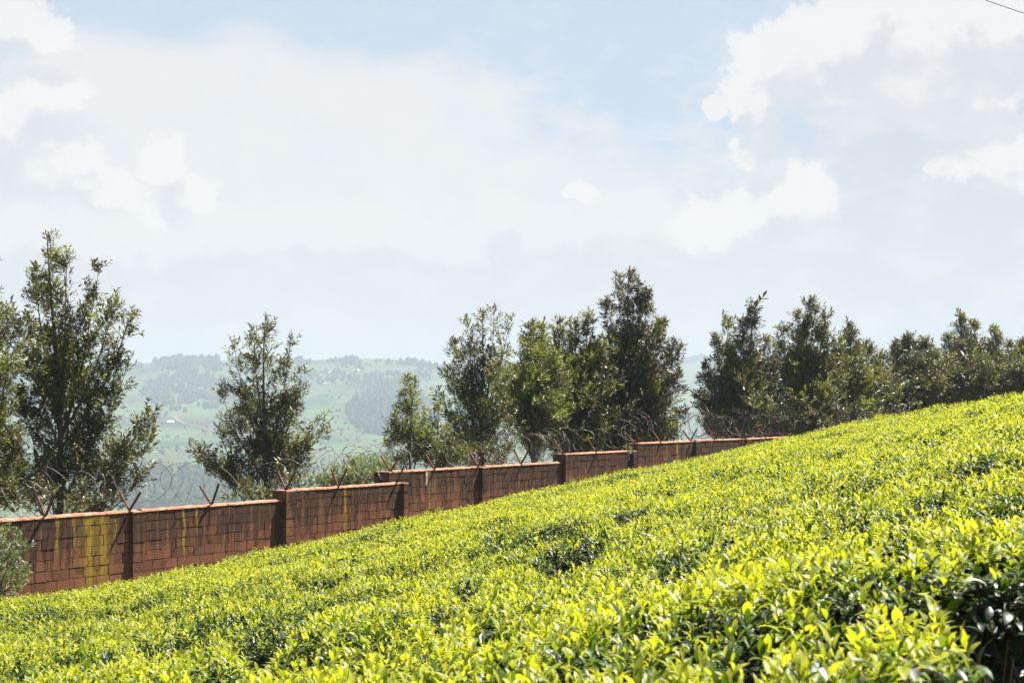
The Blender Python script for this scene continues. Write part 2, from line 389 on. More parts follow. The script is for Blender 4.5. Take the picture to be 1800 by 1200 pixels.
col = t.mix(.18, col, (.028, .050, .016))
principled(t, out, col, .95, .05, bump(t, t.noise(O, .06, 5, .7), 1.0, 6))
me = np_mesh('ground', V, q, np.full(len(q), 4), True, matidx=far_face)
tag(link_mesh('ground', me, [m_soil, m_field]), kind='structure')

def on_hill(xp, yp):
    ys = np.geomspace(900, 4400, 900); u = (xp-900)/F
    z = ground_z(u*ys, ys); ok = (z/ys >= (HY-yp)/F)
    if not ok.any(): return None
    k = np.argmax(ok); return u*ys[k], ys[k], z[k]

# reddish track on the far slope
m_road, t, out = mat('track_earth'); tcn = t.new('ShaderNodeTexCoord')
principled(t, out, t.mix(t.noise(tcn.outputs['Object'], .2, 3), (.15, .09, .06), (.12, .08, .052)), .95, .05)
rp = []
for (x, y) in [(318, 727), (308, 736), (314, 741), (324, 745), (340, 749), (356, 753), (372, 758), (392, 764), (415, 768), (445, 770)]:
    h = on_hill(x, y)
    if h is not None: rp.append(h)
rp = np.array(rp); 
dn = []
for i in range(len(rp)-1):
    for k in np.linspace(0, 1, 8, endpoint=False): dn.append(rp[i]*(1-k)+rp[i+1]*k)
dn = np.array(dn); tg = np.gradient(dn[:, :2], axis=0); tg /= np.linalg.norm(tg, axis=1)[:, None]+1e-9
wd = np.interp(np.arange(len(dn)), [0, 12, 30, len(dn)], [4.5, 4, 2.6, 2.2])[:, None]
l = dn[:, :2]+np.stack([-tg[:, 1], tg[:, 0]], 1)*wd; r = dn[:, :2]-np.stack([-tg[:, 1], tg[:, 0]], 1)*wd
V = np.concatenate([np.column_stack([l, ground_z(l[:, 0], l[:, 1])+1.2]), np.column_stack([r, ground_z(r[:, 0], r[:, 1])+1.2])])
k = len(dn); q = [[i, i+1, k+i+1, k+i] for i in range(k-1)]
tag(link_mesh('road', np_mesh('road', V, q, np.full(k-1, 4)), m_road), kind='structure')

# ------------------------------------------------------------------ far woods (uncountable)
ICO = None
def ico():
    p = (1+5**.5)/2
    v = unit(np.array([(-1, p, 0), (1, p, 0), (-1, -p, 0), (1, -p, 0), (0, -1, p), (0, 1, p), (0, -1, -p), (0, 1, -p), (p, 0, -1), (p, 0, 1), (-p, 0, -1), (-p, 0, 1)], float))
    f = [(0, 11, 5), (0, 5, 1), (0, 1, 7), (0, 7, 10), (0, 10, 11), (1, 5, 9), (5, 11, 4), (11, 10, 2), (10, 7, 6), (7, 1, 8), (3, 9, 4), (3, 4, 2), (3, 2, 6), (3, 6, 8), (3, 8, 9), (4, 9, 5), (2, 4, 11), (6, 2, 10), (8, 6, 7), (9, 8, 1)]
    v = list(v); cache = {}; f2 = []
    def mid(a, b):
        k_ = (min(a, b), max(a, b))
        if k_ not in cache: cache[k_] = len(v); v.append(unit((v[a]+v[b])/2))
        return cache[k_]
    for a, b, c in f:
        x, y, z = mid(a, b), mid(b, c), mid(c, a); f2 += [(a, x, z), (b, y, x), (c, z, y), (x, y, z)]
    return np.array(v), np.array(f2)
IV, IF = ico()
pts = []
def wood_patch(x0, x1, y0, y1, n, s0=3, s1=6, seed=1, thr=.0):
    for _ in range(n):
        x = R.uniform(x0, x1); y = R.uniform(y0, y1)
        cx, cy = (x0+x1)/2, (y0+y1)/2
        if ((x-cx)/(x1-x0)*2)**2+((y-cy)/(y1-y0)*2)**2 > 1.0: continue
        if thr and vnoise(x/22., y/7., seed) < thr: continue
        h = on_hill(x, y)
        if h is not None: pts.append((h[0], h[1], h[2], R.uniform(s0, s1)))
for k_ in range(2200):                                 # trees along the skyline
    x = R.choice([R.uniform(-80, 800), R.uniform(1180, 1260), R.uniform(285, 440)])
    if vnoise(x/16., 3.3, 5) < .42: continue
    u = (x-900)/F; Yr = np.interp(x, [-3000, 900, 1150, 1250, 4500], [2800, 2900, 4200, 4300, 4300])-R.uniform(0, 60)
    pts.append((u*Yr, Yr, float(ground_z(u*Yr, Yr)), R.uniform(2, 4.6)*(1.35 if x > 1000 else 1)))
wood_patch(610, 770, 688, 768, 900, 3.2, 5.5)
wood_patch(250, 420, 655, 725, 700, 3, 5, 2, .35)
wood_patch(280, 420, 623, 655, 500, 3, 5.5, 3, .35)
wood_patch(180, 560, 826, 905, 2600, 3, 5, 4, .25)
wood_patch(640, 720, 655, 700, 160, 3, 5, 6, .45)
wood_patch(-60, 900, 640, 900, 3800, 1.0, 2.2, 7, .58)
wood_patch(480, 800, 622, 680, 500, 2.6, 4.6, 8, .5)
pts = np.array(pts); n_ = len(pts)
jit = 1+.30*(rng.random((n_, len(IV)))-.5)
sc_ = np.stack([pts[:, 3]*rng.uniform(.7, 1.1, n_), pts[:, 3]*rng.uniform(.7, 1.1, n_), pts[:, 3]*rng.uniform(.8, 1.6, n_)], -1)
V = IV[None]*jit[..., None]*sc_[:, None]+pts[:, None, :3]+np.array([0, 0, 1.0])*(sc_[:, None, 2:3]*.7)
Fc = (np.arange(n_)[:, None, None]*len(IV)+IF[None]).reshape(-1, 3)
m_wood, t, out = mat('far_wood'); g = t.new('ShaderNodeNewGeometry')
principled(t, out, t.mix(g.outputs['Random Per Island'], (.016, .030, .010), (.034, .052, .016)), .95, .05)
me = np_mesh('distant_woods', V.reshape(-1, 3), Fc, np.full(len(Fc), 3))
tag(link_mesh('distant_woods', me, m_wood), 'dark scattered woods and hedgerow trees on the hazy slope across the valley', 'woodland', kind='stuff')

# ------------------------------------------------------------------ far farmhouses
def simple(name, col, rough=.7, spec=.3, metal=0, n=0.0, sc=4):
    m, t, out = mat(name); tcn = t.new('ShaderNodeTexCoord')
    nz = t.noise(tcn.outputs['Object'], sc, 5, .6)
    principled(t, out, t.mix(nz, tuple(c*(1-n) for c in col), tuple(min(1, c*(1+n)) for c in col)), rough, spec, None, metal); return m
M_ROOF = simple('tin_roof', (.78, .78, .76), .45, .5, n=.08); M_HWALL = simple('mud_wall', (.36, .25, .18), .9, .1, n=.2); M_DOOR = simple('dark_wood', (.05, .04, .03), .8)
M_ROOF2 = simple('red_tin_roof', (.42, .32, .28), .6, .3, n=.1)
for (x, y, w, rmat, lab) in [(301, 744, 9, M_ROOF, 'white tin roofed farmhouse beside the bend of the red track, left of the lone tree'),
                         (627, 654, 8, M_ROOF, 'bright white roofed farmhouse high on the far slope beside dark trees'),
                         (335, 652, 5, M_ROOF, 'small white roofed farmhouse high on the slope under the left hilltop wood'),
                         (641, 757, 8, M_ROOF2, 'pinkish roofed farmhouse at the foot of the triangular wood'),
                         (580, 656, 3.6, M_ROOF, 'tiny pale hut on the far slope a little left of the bright white roof'),
                         (572, 676, 5, M_ROOF2, 'dull roofed hut among the terraces right of the lone tree'),
                         (386, 635, 5, M_ROOF, 'pale roofed hut close under the skyline left of the lone tree')]:
    h = on_hill(x, y)
    if h is None: continue
    k = h[1]/F
    w_ = w*k*.55; dpt = w_*.6; hh = w*k*.24
    root = empty('farmhouse', (h[0], h[1]-3, h[2]+.5), R.uniform(-.2, .2)); tag(root, lab, 'farmhouse', 'farmhouses across the valley')
    b = MB(); b.box(-w_, w_, -dpt, dpt, -3, hh); b.build('wall', M_HWALL, root)
    b = MB(); e_ = w_*.12
    v0 = len(b.V); zr = hh+w*k*.30
    b.V += [(-w_-e_, -dpt-e_*1.5, hh-.1), (w_+e_, -dpt-e_*1.5, hh-.1), (w_+e_, 0, zr), (-w_-e_, 0, zr), (w_+e_, dpt+e_*1.5, hh-.1), (-w_-e_, dpt+e_*1.5, hh-.1)]
    b.face([0, 1, 2, 3]); b.face([3, 2, 4, 5]); b.face([0, 3, 5]); b.face([1, 4, 2]); b.face([0, 5, 4, 1]); b.build('roof', rmat, root)
    b = MB(); b.box(-.5*k, .5*k, -dpt-.06, -dpt-.003, -1, hh*.8); b.build('door', M_DOOR, root)

# ------------------------------------------------------------------ the block wall
m_block, t, out = mat('laterite_block')
tcn = t.new('ShaderNodeTexCoord'); O = tcn.outputs['Object']; ox, oy, oz = t.sep(O)
g = t.new('ShaderNodeNewGeometry'); ri = g.outputs['Random Per Island']
grain = t.noise(O, 38, 5, .7); patch = t.noise(O, 3.1, 4, .6)
col = t.mix(ri, (.195, .080, .034), (.083, .038, .020))
col = t.mix(t.ramp(grain, .35, .7, 0, .45), col, (.33, .13, .065))
rake = t.noise(t.v('MULTIPLY', t.comb(t.m('ADD', ox, t.m('MULTIPLY', oz, .55)), oy, oz), (26, 1, 3)), 1, 4, .6)   # combed tool marks
col = t.mix(t.ramp(rake, .45, .72, 0, .40), col, (.12, .05, .035))
# rain-washed dark streaks running down from the top
st1 = t.noise(t.v('MULTIPLY', O, (7.5, 0, .32)), 1, 4, .62); st2 = t.noise(t.v('MULTIPLY', O, (22, 0, .5)), 1, 3, .6)
st = t.m('ADD', t.m('MULTIPLY', st1, .65), t.m('MULTIPLY', st2, .35))
dep = t.ramp(oz, -1.55, -.05, 0, 1)                    # 1 at the top edge
stm = t.m('MULTIPLY', t.ramp(st, t.m('SUBTRACT', .60, t.m('MULTIPLY', dep, .24)), t.m('SUBTRACT', .70, t.m('MULTIPLY', dep, .20))), t.ramp(oz, -1.7, -.6, .15, .85))
col = t.mix(stm, col, t.mix(patch, (.026, .017, .012), (.055, .033, .022)))
# yellow lichen and rust washes; wall coordinate, half width, reach downward, strength
STRIPES = [(s_at(168), .40, 1.75, .42), (s_at(157), .10, 1.7, .95), (s_at(181), .085, 1.5, .95), (s_at(101), .035, .75, .8), (s_at(131), .045, .7, .55), (s_at(203), .03, .6, .55), (s_at(323), .035, 1.15, 1.0), (s_at(346), .035, .6, .7),
           (s_at(607), .045, 1.4, 1.0), (s_at(754, -.22), .06, 1.3, .6), (s_at(1190, -.44), .06, 1.6, .95), (s_at(1172, -.44), .04, 1.0, .45), (s_at(1318, -.44), .06, 1.0, .4), (s_at(498), .04, 1.2, .35)]
acc = None
for (sx, hw, reach, k_) in STRIPES:
    dd = t.m('ABSOLUTE', t.m('SUBTRACT', t.m('ADD', ox, t.m('MULTIPLY', t.m('SUBTRACT', patch, .5), .16)), float(sx)))
    f_ = t.m('MULTIPLY', t.ramp(dd, hw*.3, t.m('ADD', hw*.9, t.m('MULTIPLY', st2, hw*1.2)), k_, 0), t.ramp(oz, -reach, -reach*.7, 0, 1))
    acc = f_ if acc is None else t.m('MAXIMUM', acc, f_)
ybrk = t.ramp(t.m('ADD', t.m('MULTIPLY', st2, .6), t.m('MULTIPLY', grain, .4)), .38, .54, .32, 1)
col = t.mix(t.m('MULTIPLY', acc, ybrk), col, t.mix(patch, (.24, .15, .014), (.36, .24, .02)))
dd = t.m('ABSOLUTE', t.m('SUBTRACT', t.m('ADD', ox, t.m('MULTIPLY', t.m('SUBTRACT', grain, .5), .16)), float(s_at(750, -.22))))
col = t.mix(t.m('MULTIPLY', t.ramp(dd, .01, .045, 1, 0), t.ramp(oz, -.42, -.36, 0, .9)), col, (.55, .53, .48))
principled(t, out, col, .88, .2, bump(t, t.m('ADD', t.m('MULTIPLY', grain, .6), t.m('MULTIPLY', rake, .8)), .8, .010))
m_mort, t, out = mat('mortar'); tcn = t.new('ShaderNodeTexCoord')
principled(t, out, t.mix(t.noise(tcn.outputs['Object'], 20, 4), (.03, .015, .010), (.07, .034, .022)), .95, .1)
m_cop, t, out = mat('coping_mortar'); tcn = t.new('ShaderNodeTexCoord'); O = tcn.outputs['Object']
n1 = t.noise(O, 6, 5, .7); n2 = t.noise(t.v('MULTIPLY', O, (3.3, 0, 0)), 1, 2)
c_ = t.mix(t.ramp(n1, .4, .62), (.22, .10, .056), (.31, .185, .12)); c_ = t.mix(t.ramp(n2, .5, .62, 0, .6), c_, (.26, .11, .07))
principled(t, out, c_, .9, .15, bump(t, n1, .7, .02))
M_RUST = simple('rusty_iron', (.115, .050, .028), .85, .2, n=.45, sc=18)
M_WIRE = simple('weathered_razor_tape', (.13, .10, .08), .6, .4, .3, n=.35, sc=9)

wall_root = empty('brick_wall', (WX0, WY0, -4.3), atan2(WD[1], WD[0]))
# local: x along, y away from camera (rotated frame: +y is -normal side), z up
tag(wall_root, 'long stepped wall of red-brown blocks with yellow and black streaks, running along the far edge of the tea', 'wall')
def Lz(z): return z+4.3
def blocks(mb, x0, x1, y0, y1, ztop, zbot, seed, face_y=True):
    r_ = random.Random(seed); ch = .2; z = ztop; row = 0
    mb.box(x0+.006, x1-.006, y0+.012, y1-.012, zbot, ztop-.012, 1)
    while z-ch > zbot-.05:
        x = x0+(r_.uniform(.05, .35) if x1-x0 > .6 else 0); xs = [x0]
        if x > x0+.08: xs.append(x)
        while x < x1-.5: x += r_.choice([.26, .30, .34, .39])*r_.uniform(.95, 1.05); xs.append(x)
        if x1-xs[-1] < .12 and len(xs) > 1: xs.pop()
        xs.append(x1)
        for a, b_ in zip(xs[:-1], xs[1:]):
            j = r_.uniform(-.004, .006); gp = r_.uniform(.003, .008); gz = r_.uniform(.006, .014)
            def w_(): return r_.uniform(-.004, .004)
            xa, xb = a+gp*(a > x0), b_-gp*(b_ < x1); za, zb = z-ch+gz, z-.002*(z < ztop)
            mb.hexa([(xa+w_(), y0-j, za+w_()), (xb+w_(), y0-j+w_()*.5, za+w_()), (xb, y1+j, za), (xa, y1+j, za),
                     (xa+w_(), y0-j, zb+w_()), (xb+w_(), y0-j+w_()*.5, zb+w_()), (xb, y1+j, zb), (xa, y1+j, zb)], 0)
        z -= ch; row += 1
TH = .2
def panel(x0, x1, off, zt, seed):
    b = MB(); blocks(b, x0, x1, -off, -off+TH, 0, -2.2, seed); b.build('wall_panel', [m_block, m_mort], wall_root, (0, 0, Lz(zt)-.035))
    # rough mortar capping, humped
    c = MB(); n = max(2, int((x1-x0)/.16)); prev = None
    r_ = random.Random(seed+50)
    for i in range(n+1):
        x = x0+(x1-x0)*i/n; h1 = r_.uniform(-.006, .008); h2 = r_.uniform(-.008, .010)
        ring = [(x, -off-.012+r_.uniform(-.006, .004), .0), (x, -off-.008+r_.uniform(-.006, .006), .022+h1), (x, -off+TH*.55, .050+h2), (x, -off+TH+.01, .02), (x, -off+TH+.01, 0)]
        b0 = len(c.V); c.V += ring
        if prev is not None:
            for k in range(4): c.face([prev+k, b0+k, b0+k+1, prev+k+1][::-1])
        else: c.face([b0+k for k in range(5)])
        prev = b0
    c.face([prev+k for k in range(5)][::-1])
    c.build('coping', m_cop, wall_root, (0, 0, Lz(zt)-.034), True)
def pier(x0, off, zt, seed, w=.30, back=.1, proj=.10, dz=0):
    b = MB(); blocks(b, x0, x0+w, -off-proj, -off+TH+back, 0, -2.2, seed); b.build('pier', [m_block, m_mort], wall_root, (0, 0, Lz(zt)-.03+dz))
    c = MB(); c.hexa([(x0-.006, -off-proj-.008, 0), (x0+w+.006, -off-proj-.008, 0), (x0+w+.006, -off+TH+back+.008, 0), (x0-.006, -off+TH+back+.008, 0),
                      (x0+.0, -off-proj+.0, .028), (x0+w, -off-proj+.0, .024), (x0+w, -off+TH+back, .03), (x0, -off+TH+back, .026)])
    c.build('pier_cap', m_cop, wall_root, (0, 0, Lz(zt)-.028+dz))
zA, zB, zC, zE, zF = -2.125, -1.915, -1.64, -1.405, -1.19
pA = s_at(230); pB = s_at(496); pBe = s_at(705); pC = s_at(684, -.22+.1); pD = s_at(843, -.22); pE = s_at(989, -.22); pEe = s_at(1109, -.22); pF = s_at(1117, -.44); pG = s_at(1219, -.44); pH = s_at(1309, -.44)
panel(-9, pA-4.1, 0, zA, 1); panel(pA-3.8, pA, 0, zA, 2); panel(pA+.3, pB, 0, zA, 3); panel(pB+.3, pBe, 0, zB, 4)
panel(pC+.3, pD, -.22, zC, 5); panel(pD+.3, pE, -.22, zC, 6); panel(pE+.3, pEe, -.22, zE, 7)
panel(pF+.3, pG, -.44, zF, 8); panel(pG+.3, pH, -.44, zF+.01, 9); panel(pH+.3, pH+3.8, -.44, zF+.01, 10); panel(pH+4.1, pH+8, -.44, zF+.01, 11)
pier(pA-4.1, 0, zA, 20, dz=-.01); pier(pA, 0, zA, 21, proj=.07, dz=-.012); pier(pB, 0, zB, 22, proj=.13); pier(pBe, 0, zB, 23, w=.16, back=.0)
pier(pC, -.22, zC, 24, back=.2); pier(pD, -.22, zC, 25, dz=-.012); pier(pE, -.22, zE, 26, back=.14); pier(pEe, -.22, zE, 27, w=.2, back=0)
pier(pF, -.44, zF, 28); pier(pG, -.44, zF, 29, dz=-.01); pier(pH, -.44, zF, 30, dz=-.01); pier(pH+3.8, -.44, zF, 31, dz=-.01)

# forked angle-iron arms that carry the razor wire
def bracket(x, off, zt, seed):
    r_ = random.Random(seed); yc = -off+TH/2
    root = empty('wire_bracket', (x, yc, Lz(zt)-.02)); root.parent = wall_root
    b = MB(); b.box(-.018, .018, -.018, .018, -.05, .07); b.build('post', M_RUST, root)
    for sgn in (-1, 1):
        a = r_.uniform(.52, .72); Ln = r_.uniform(.44, .52); tw = r_.uniform(-.12, .12)
        d = np.array([tw, sgn*sin(a), cos(a)]); d /= np.linalg.norm(d); p0 = np.array([0, sgn*.012, .03]); p1 = p0+d*Ln
        sx = np.array([1, 0, 0])*.036; nrm = np.cross(d, sx/.036)*.036
        b = MB()
        for (e1, e2) in ((sx, nrm*.16), (nrm, sx*.16)):      # an L section
            c0 = [p0, p0+e1, p0+e1+e2, p0+e2]; c1 = [p1, p1+e1, p1+e1+e2, p1+e2]
            b.hexa(c0+c1)
        b.build('arm', M_RUST, root)
BR = [(-60, 0, zA), (79, 0, zA), (228, 0, zA), (372, 0, zA), (496, 0, zB), (595, 0, zB), (697, 0, zB), (675, -.22, zC), (764, -.22, zC), (841, -.22, zC), (916, -.22, zC), (985, -.22, zE), (1047, -.22, zE),
      (1111, -.44, zF), (1161, -.44, zF), (1214, -.44, zF), (1256, -.44, zF), (1303, -.44, zF), (1344, -.44, zF), (1385, -.44, zF)]
for i, (x, off, z) in enumerate(BR):
    bracket(s_at(x, off-TH/2)+(.12 if x in (496, 985, 1111) else 0)+(.25 if x == 675 else 0), off, z, 300+i)

# razor wire coils, one per stretch of wall
def coil(x0, x1, off, zt, pitch, rad0, label, seed, messy=.12, lean=.3):
    r_ = random.Random(seed); cx = (x0+x1)/2
    base = np.array([WX0, WY0, 0])+np.array([WD[0], WD[1], 0])*cx-np.array([WN[0], WN[1], 0])*(-off+TH/2)
    root_loc = (base[0], base[1], zt)
    pts_ = []; x = x0-cx; th = r_.uniform(0, 6.28); rr = rad0; ln = 0; sg = 18
    zc = rad0+.07; loops_n = int((x1-x0)/pitch)
    for k_ in range(loops_n):
        r2 = rad0*r_.uniform(1-messy, 1+messy); p2 = pitch*r_.uniform(.35, 1.65); lean2 = r_.uniform(-lean, lean); zc2 = r2+.05+r_.uniform(-.03, .09); yo = r_.uniform(-.05, .05)
        for i in range(sg):
            f_ = i/sg; rad_ = rr+(r2-rr)*f_; l_ = ln+(lean2-ln)*f_; z_ = zc+(zc2-zc)*f_
            a = th+2*pi*f_
            xx = x+p2*f_+l_*rad_*sin(a)+.09*sin(2*a+k_)
            pts_.append((xx, rad_*cos(a)+yo*f_, z_+rad_*sin(a)*.95))
        x += p2; rr, ln, zc = r2, lean2, zc2
    pts_ = np.array(pts_)
    b = MB(); b.tube(pts_, .0039, 3)
    # barbs
    segl = np.linalg.norm(np.diff(pts_, axis=0), axis=1)
    for i in range(len(pts_)-1):
        nb = 2
        for k in range(nb):
            p = pts_[i]+(pts_[i+1]-pts_[i])*(k+.5)/nb; d = (pts_[i+1]-pts_[i])/(segl[i]+1e-6)
            s2 = np.cross(d, [r_.uniform(-1, 1), r_.uniform(-1, 1), r_.uniform(-1, 1)]); s2 /= np.linalg.norm(s2)+1e-6
            v0 = len(b.V); b.V += [tuple(p+s2*.016+d*.012), tuple(p-d*.006), tuple(p-s2*.016+d*.012), tuple(p-s2*.016-d*.012), tuple(p+d*.006), tuple(p+s2*.016-d*.012)]
            b.face([v0, v0+1, v0+5]); b.face([v0+2, v0+3, v0+4])
    o = b.build('razor_wire_coil', M_WIRE, None, root_loc); o.rotation_euler = (0, 0, atan2(WD[1], WD[0]))
    tag(o, label, 'razor wire', 'razor wire coils along the wall top')
coil(-4, s_at(80), 0, zA, .30, .33, 'razor wire coil at the left end of the wall, above the pale feathery shrub', 1, .2)
coil(s_at(80), s_at(372), 0, zA, .33, .40, 'open razor wire coil over the wall stretch with the wide yellow stain', 2, .12)
coil(s_at(372), s_at(500), 0, zA, .36, .36, 'razor wire coil in front of the lone tree trunk', 3, .2, .5)
coil(s_at(505), s_at(712), 0, zB, .22, .40, 'bunched razor wire coil standing clear against the hazy valley, above the green bush', 4, .16, .5)
coil(s_at(700, -.22), s_at(848, -.22), -.22, zC, .34, .34, 'razor wire coil before the small pale twin-tipped tree', 5, .2, .5)
coil(s_at(850, -.22), s_at(990, -.22), -.22, zC, .19, .40, 'leaning close-set razor wire loops below the broad multi-stemmed tree', 6, .12, .4)
coil(s_at(992, -.22), s_at(1112, -.22), -.22, zE, .34, .42, 'few loose razor wire loops on the wall below the tall pointed tree', 7, .25, .5)
coil(s_at(1115, -.44), s_at(1225, -.44), -.44, zF, .30, .40, 'sparse razor wire coil across the gap in the tree row', 8, .2, .5)
coil(s_at(1225, -.44), s_at(1385, -.44), -.44, zF, .13, .44, 'dense brown razor wire tangle where the wall top meets the tea', 9, .22, .6)
coil(s_at(1385, -.44), s_at(1580, -.44), -.44, zF, .12, .46, 'dense brown razor wire tangle showing over the tea, beyond the visible wall end', 10, .22, .6)

# ------------------------------------------------------------------ trees
def tree(name, trunk_px, Yd, leaders, label, cat='tree', group='trees behind the wall', dens=1.0, leafL=.115, seed=0, M=None, ageb=.5, yc=0.0, groundz=None, spr=1.0, twigel=1.0, part_names=('trunk', 'crown'), wmul=None):
    if wmul is None: wmul = float(np.interp(Yd, [34, 39, 43, 50, 60], [1.2, 1.15, 1.5, 1.9, 2.0]))
    if cat == 'bush': wmul = 1.3
    r_ = random.Random(seed*77+5); g_ = np.random.default_rng(seed+900)
    X0 = (trunk_px-900)/F*Yd; gz = float(ground_z(X0, Yd)) if groundz is None else groundz
    root = empty(name, (X0, Yd, gz)); O_ = np.array([X0, Yd, gz])
    tag(root, label, cat, group)
    tb = MB(); k = Yd/F
    topy = min(l[1] for l in leaders); toplead = [l for l in leaders if l[1] == topy][0]
    ztop = (HY-topy)*k; H = ztop-gz
    def tx(z):        # trunk axis
        f_ = np.clip((z-gz)/H, 0, 1); xe = (toplead[0]-900)*k
        return np.array([X0+(xe-X0)*f_**1.6+.05*sin(f_*9+seed), Yd+.06*sin(f_*7+seed*2), z])
    zs = np.linspace(gz-.2, ztop, 16)
    r0 = .035+.011*H
    tb.tube([tx(z) for z in zs], [max(.006, r0*(1-.93*max(0, (z-gz)/H)**.8)) for z in zs], 7)
    SP = []; SD = []                      # spray points and directions
    for li, (lx, ly, lw, ll) in enumerate(leaders):
        zt = (HY-ly)*k; w = lw*k*wmul; L = ll*k; depth = 0 if (lx, ly) == (toplead[0], toplead[1]) else r_.uniform(-1, 1)*min(1.1, .35+w*1.1)
        tip = np.array([(lx-900)*k, Yd+depth, zt]); tip[0] = (lx-900)/F*(Yd+depth); tip[2] = (HY-ly)/F*(Yd+depth)
        zs0 = max(gz+.5, zt-L*1.25-.2*abs(tip[0]-X0)); p0 = tx(min(zs0, ztop-.3)); 
        ctrl = p0*.35+tip*.65; ctrl[2] = p0[2]+(tip[2]-p0[2])*.38
        n = 14; T_ = np.linspace(0, 1, n)[:, None]; path = (1-T_)**2*p0+2*T_*(1-T_)*ctrl+T_**2*tip
        path += np.cumsum(g_.normal(0, .012, path.shape), 0)*(T_**.5)*np.array([1, 1, .2])
        ln = np.linalg.norm(tip-p0)
        if depth != 0: tb.tube(path, np.linspace(max(.012, .010*ln+.006), .004, n), 5, cap=False)
        nt = int(ln*(10+4.5*min(1, w))*dens)
        for q_ in range(nt):
            tt = r_.uniform(.16, 1.0)**.85; f_ = tt*(n-1); i0 = min(n-2, int(f_)); p = path[i0]+(path[i0+1]-path[i0])*(f_-i0)
            dn_ = path[min(n-1, i0+1)]-path[i0]; dn_ /= np.linalg.norm(dn_)
            prof = (1-tt)**.62*min(1, .55+tt*1.6) if tt < 1 else 0
            Lt = max(.10, w*1.25*prof*r_.uniform(.45, 1.15)+.05)
            azm = r_.uniform(0, 2*pi); elv = radians(r_.uniform(18, 58))*twigel
            dh = np.array([cos(azm)*cos(elv), sin(azm)*cos(elv), sin(elv)]); dd = dh*.8+dn_*.3; dd /= np.linalg.norm(dd)
            m_ = 4; tp = np.array([p+dd*Lt*s_+np.array([0, 0, 1])*Lt*.16*s_*s_ for s_ in np.linspace(0, 1, m_)])
            if Lt > .22: tb.tube(tp, np.linspace(.004+.006*Lt, .002, m_), 3, cap=False)
            ns = max(3, int(Lt*12*spr+2.5))
            for s_ in range(ns):
                fr = 1-(s_/ns)**1.2*.62; fr = min(1, fr); q2 = tp[0]+(tp[-1]-tp[0])*fr
                off = np.array([r_.gauss(0, 1), r_.gauss(0, 1), r_.gauss(0, .7)])*(.055+.05*Lt)
                SP.append(q2+off); SD.append(dd*.7+unit(off)*.75+np.array([0, 0, .35]))
        for q_ in range(3): SP.append(tip+np.array([0, 0, -.06*q_])); SD.append(np.array([r_.gauss(0, .3), r_.gauss(0, .3), 1.0]))
    SP = np.array(SP); SD = unit(np.array(SD)); ns = len(SP)
    # each spray: a feathered group of narrow leaflets
    nl = 8
    ax = unit(np.cross(SD, g_.normal(size=(ns, 3)))); bx = np.cross(SD, ax)
    cl = fbm(SP[:, 0]/.5+seed, SP[:, 2]/.5, 3, 2)
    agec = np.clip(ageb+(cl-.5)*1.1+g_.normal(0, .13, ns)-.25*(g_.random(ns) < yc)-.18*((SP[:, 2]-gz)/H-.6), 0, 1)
    agec = np.where(g_.random(ns) < .045, 0.05, agec)
    agec = np.where(g_.random(ns) < .03, 1.0, agec)
    parts = []
    big = leafL*np.exp(g_.normal(0, .28, ns))*(1.15 if Yd > 45 else 1)
    for j in range(nl):
        f_ = j/(nl-1); side = 1 if j % 2 else -1
        a_ = g_.uniform(.25, 1.0, ns)*side
        d = SD*np.cos(a_)[:, None]+ax*np.sin(a_)[:, None]+bx*g_.normal(0, .28, ns)[:, None]
        base = SP+SD*(big*(f_*1.3-.3))[:, None]-O_
        d[:, 2] -= .12
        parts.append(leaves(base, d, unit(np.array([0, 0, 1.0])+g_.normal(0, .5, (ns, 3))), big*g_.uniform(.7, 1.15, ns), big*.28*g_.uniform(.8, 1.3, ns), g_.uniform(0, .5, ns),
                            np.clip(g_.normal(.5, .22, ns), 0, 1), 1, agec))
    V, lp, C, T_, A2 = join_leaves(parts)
    me = np_mesh(part_names[1], V, lp, C, False, {'tint': T_, 'age_shade': A2})
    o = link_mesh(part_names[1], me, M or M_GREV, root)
    tb.V = [tuple(np.array(v)-O_) for v in tb.V]
    tb.build(part_names[0], M_BARK, root, (0, 0, 0), True)
    return root

tree('grevillea_tree', -25, 31, [(-32,470,70,260),(4,548,42,170),(10,640,45,150),(28,770,45,110),(-10,720,80,200),(5,840,60,90),(-50,600,80,200)], 'dark feathery tree cut off by the left edge of the photo', seed=1)
tree('grevillea_tree', 112, 33, [(88,412,40,330),(60,470,38,220),(120,440,34,240),(172,470,38,230),(205,520,32,180),(232,552,24,170),(22,550,26,140),(50,560,40,180),(262,722,28,110),(225,640,30,150),(40,690,55,170),(130,590,70,230),(190,640,55,190),(250,830,32,80),(15,790,60,110),(165,740,75,170),(80,800,90,110),(215,790,50,120),(268,770,16,60)],
     'tallest and broadest feathery tree, behind the wall at the left', seed=2, dens=.86)
tree('grevillea_tree', 462, 38, [(468,555,20,260),(442,575,24,160),(410,605,26,150),(512,590,24,170),(535,650,24,140),(388,680,26,120),(560,735,24,90),(500,690,48,150),(430,690,48,150),(392,760,36,110),(540,790,38,70),(333,778,15,60),(352,792,20,60),(374,812,28,60),(480,780,70,110),(565,760,12,40)],
     'lone feathery tree standing clear against the valley, its trunk bare above the wall', seed=3, dens=.8)
tree('grevillea_tree', 716, 40, [(712,670,17,115),(728,668,17,120),(695,735,26,80),(745,725,26,90),(720,760,45,70),(683,775,22,50)], 'small pale twin-tipped young tree left of the broad middle clump', seed=4, ageb=.30, leafL=.105)
tree('grevillea_tree', 772, 40.5, [(768,714,18,90),(790,755,24,70),(755,780,30,50),(812,790,26,50)], 'low thin sapling just right of the small twin-tipped tree', seed=5, ageb=.38, leafL=.105)
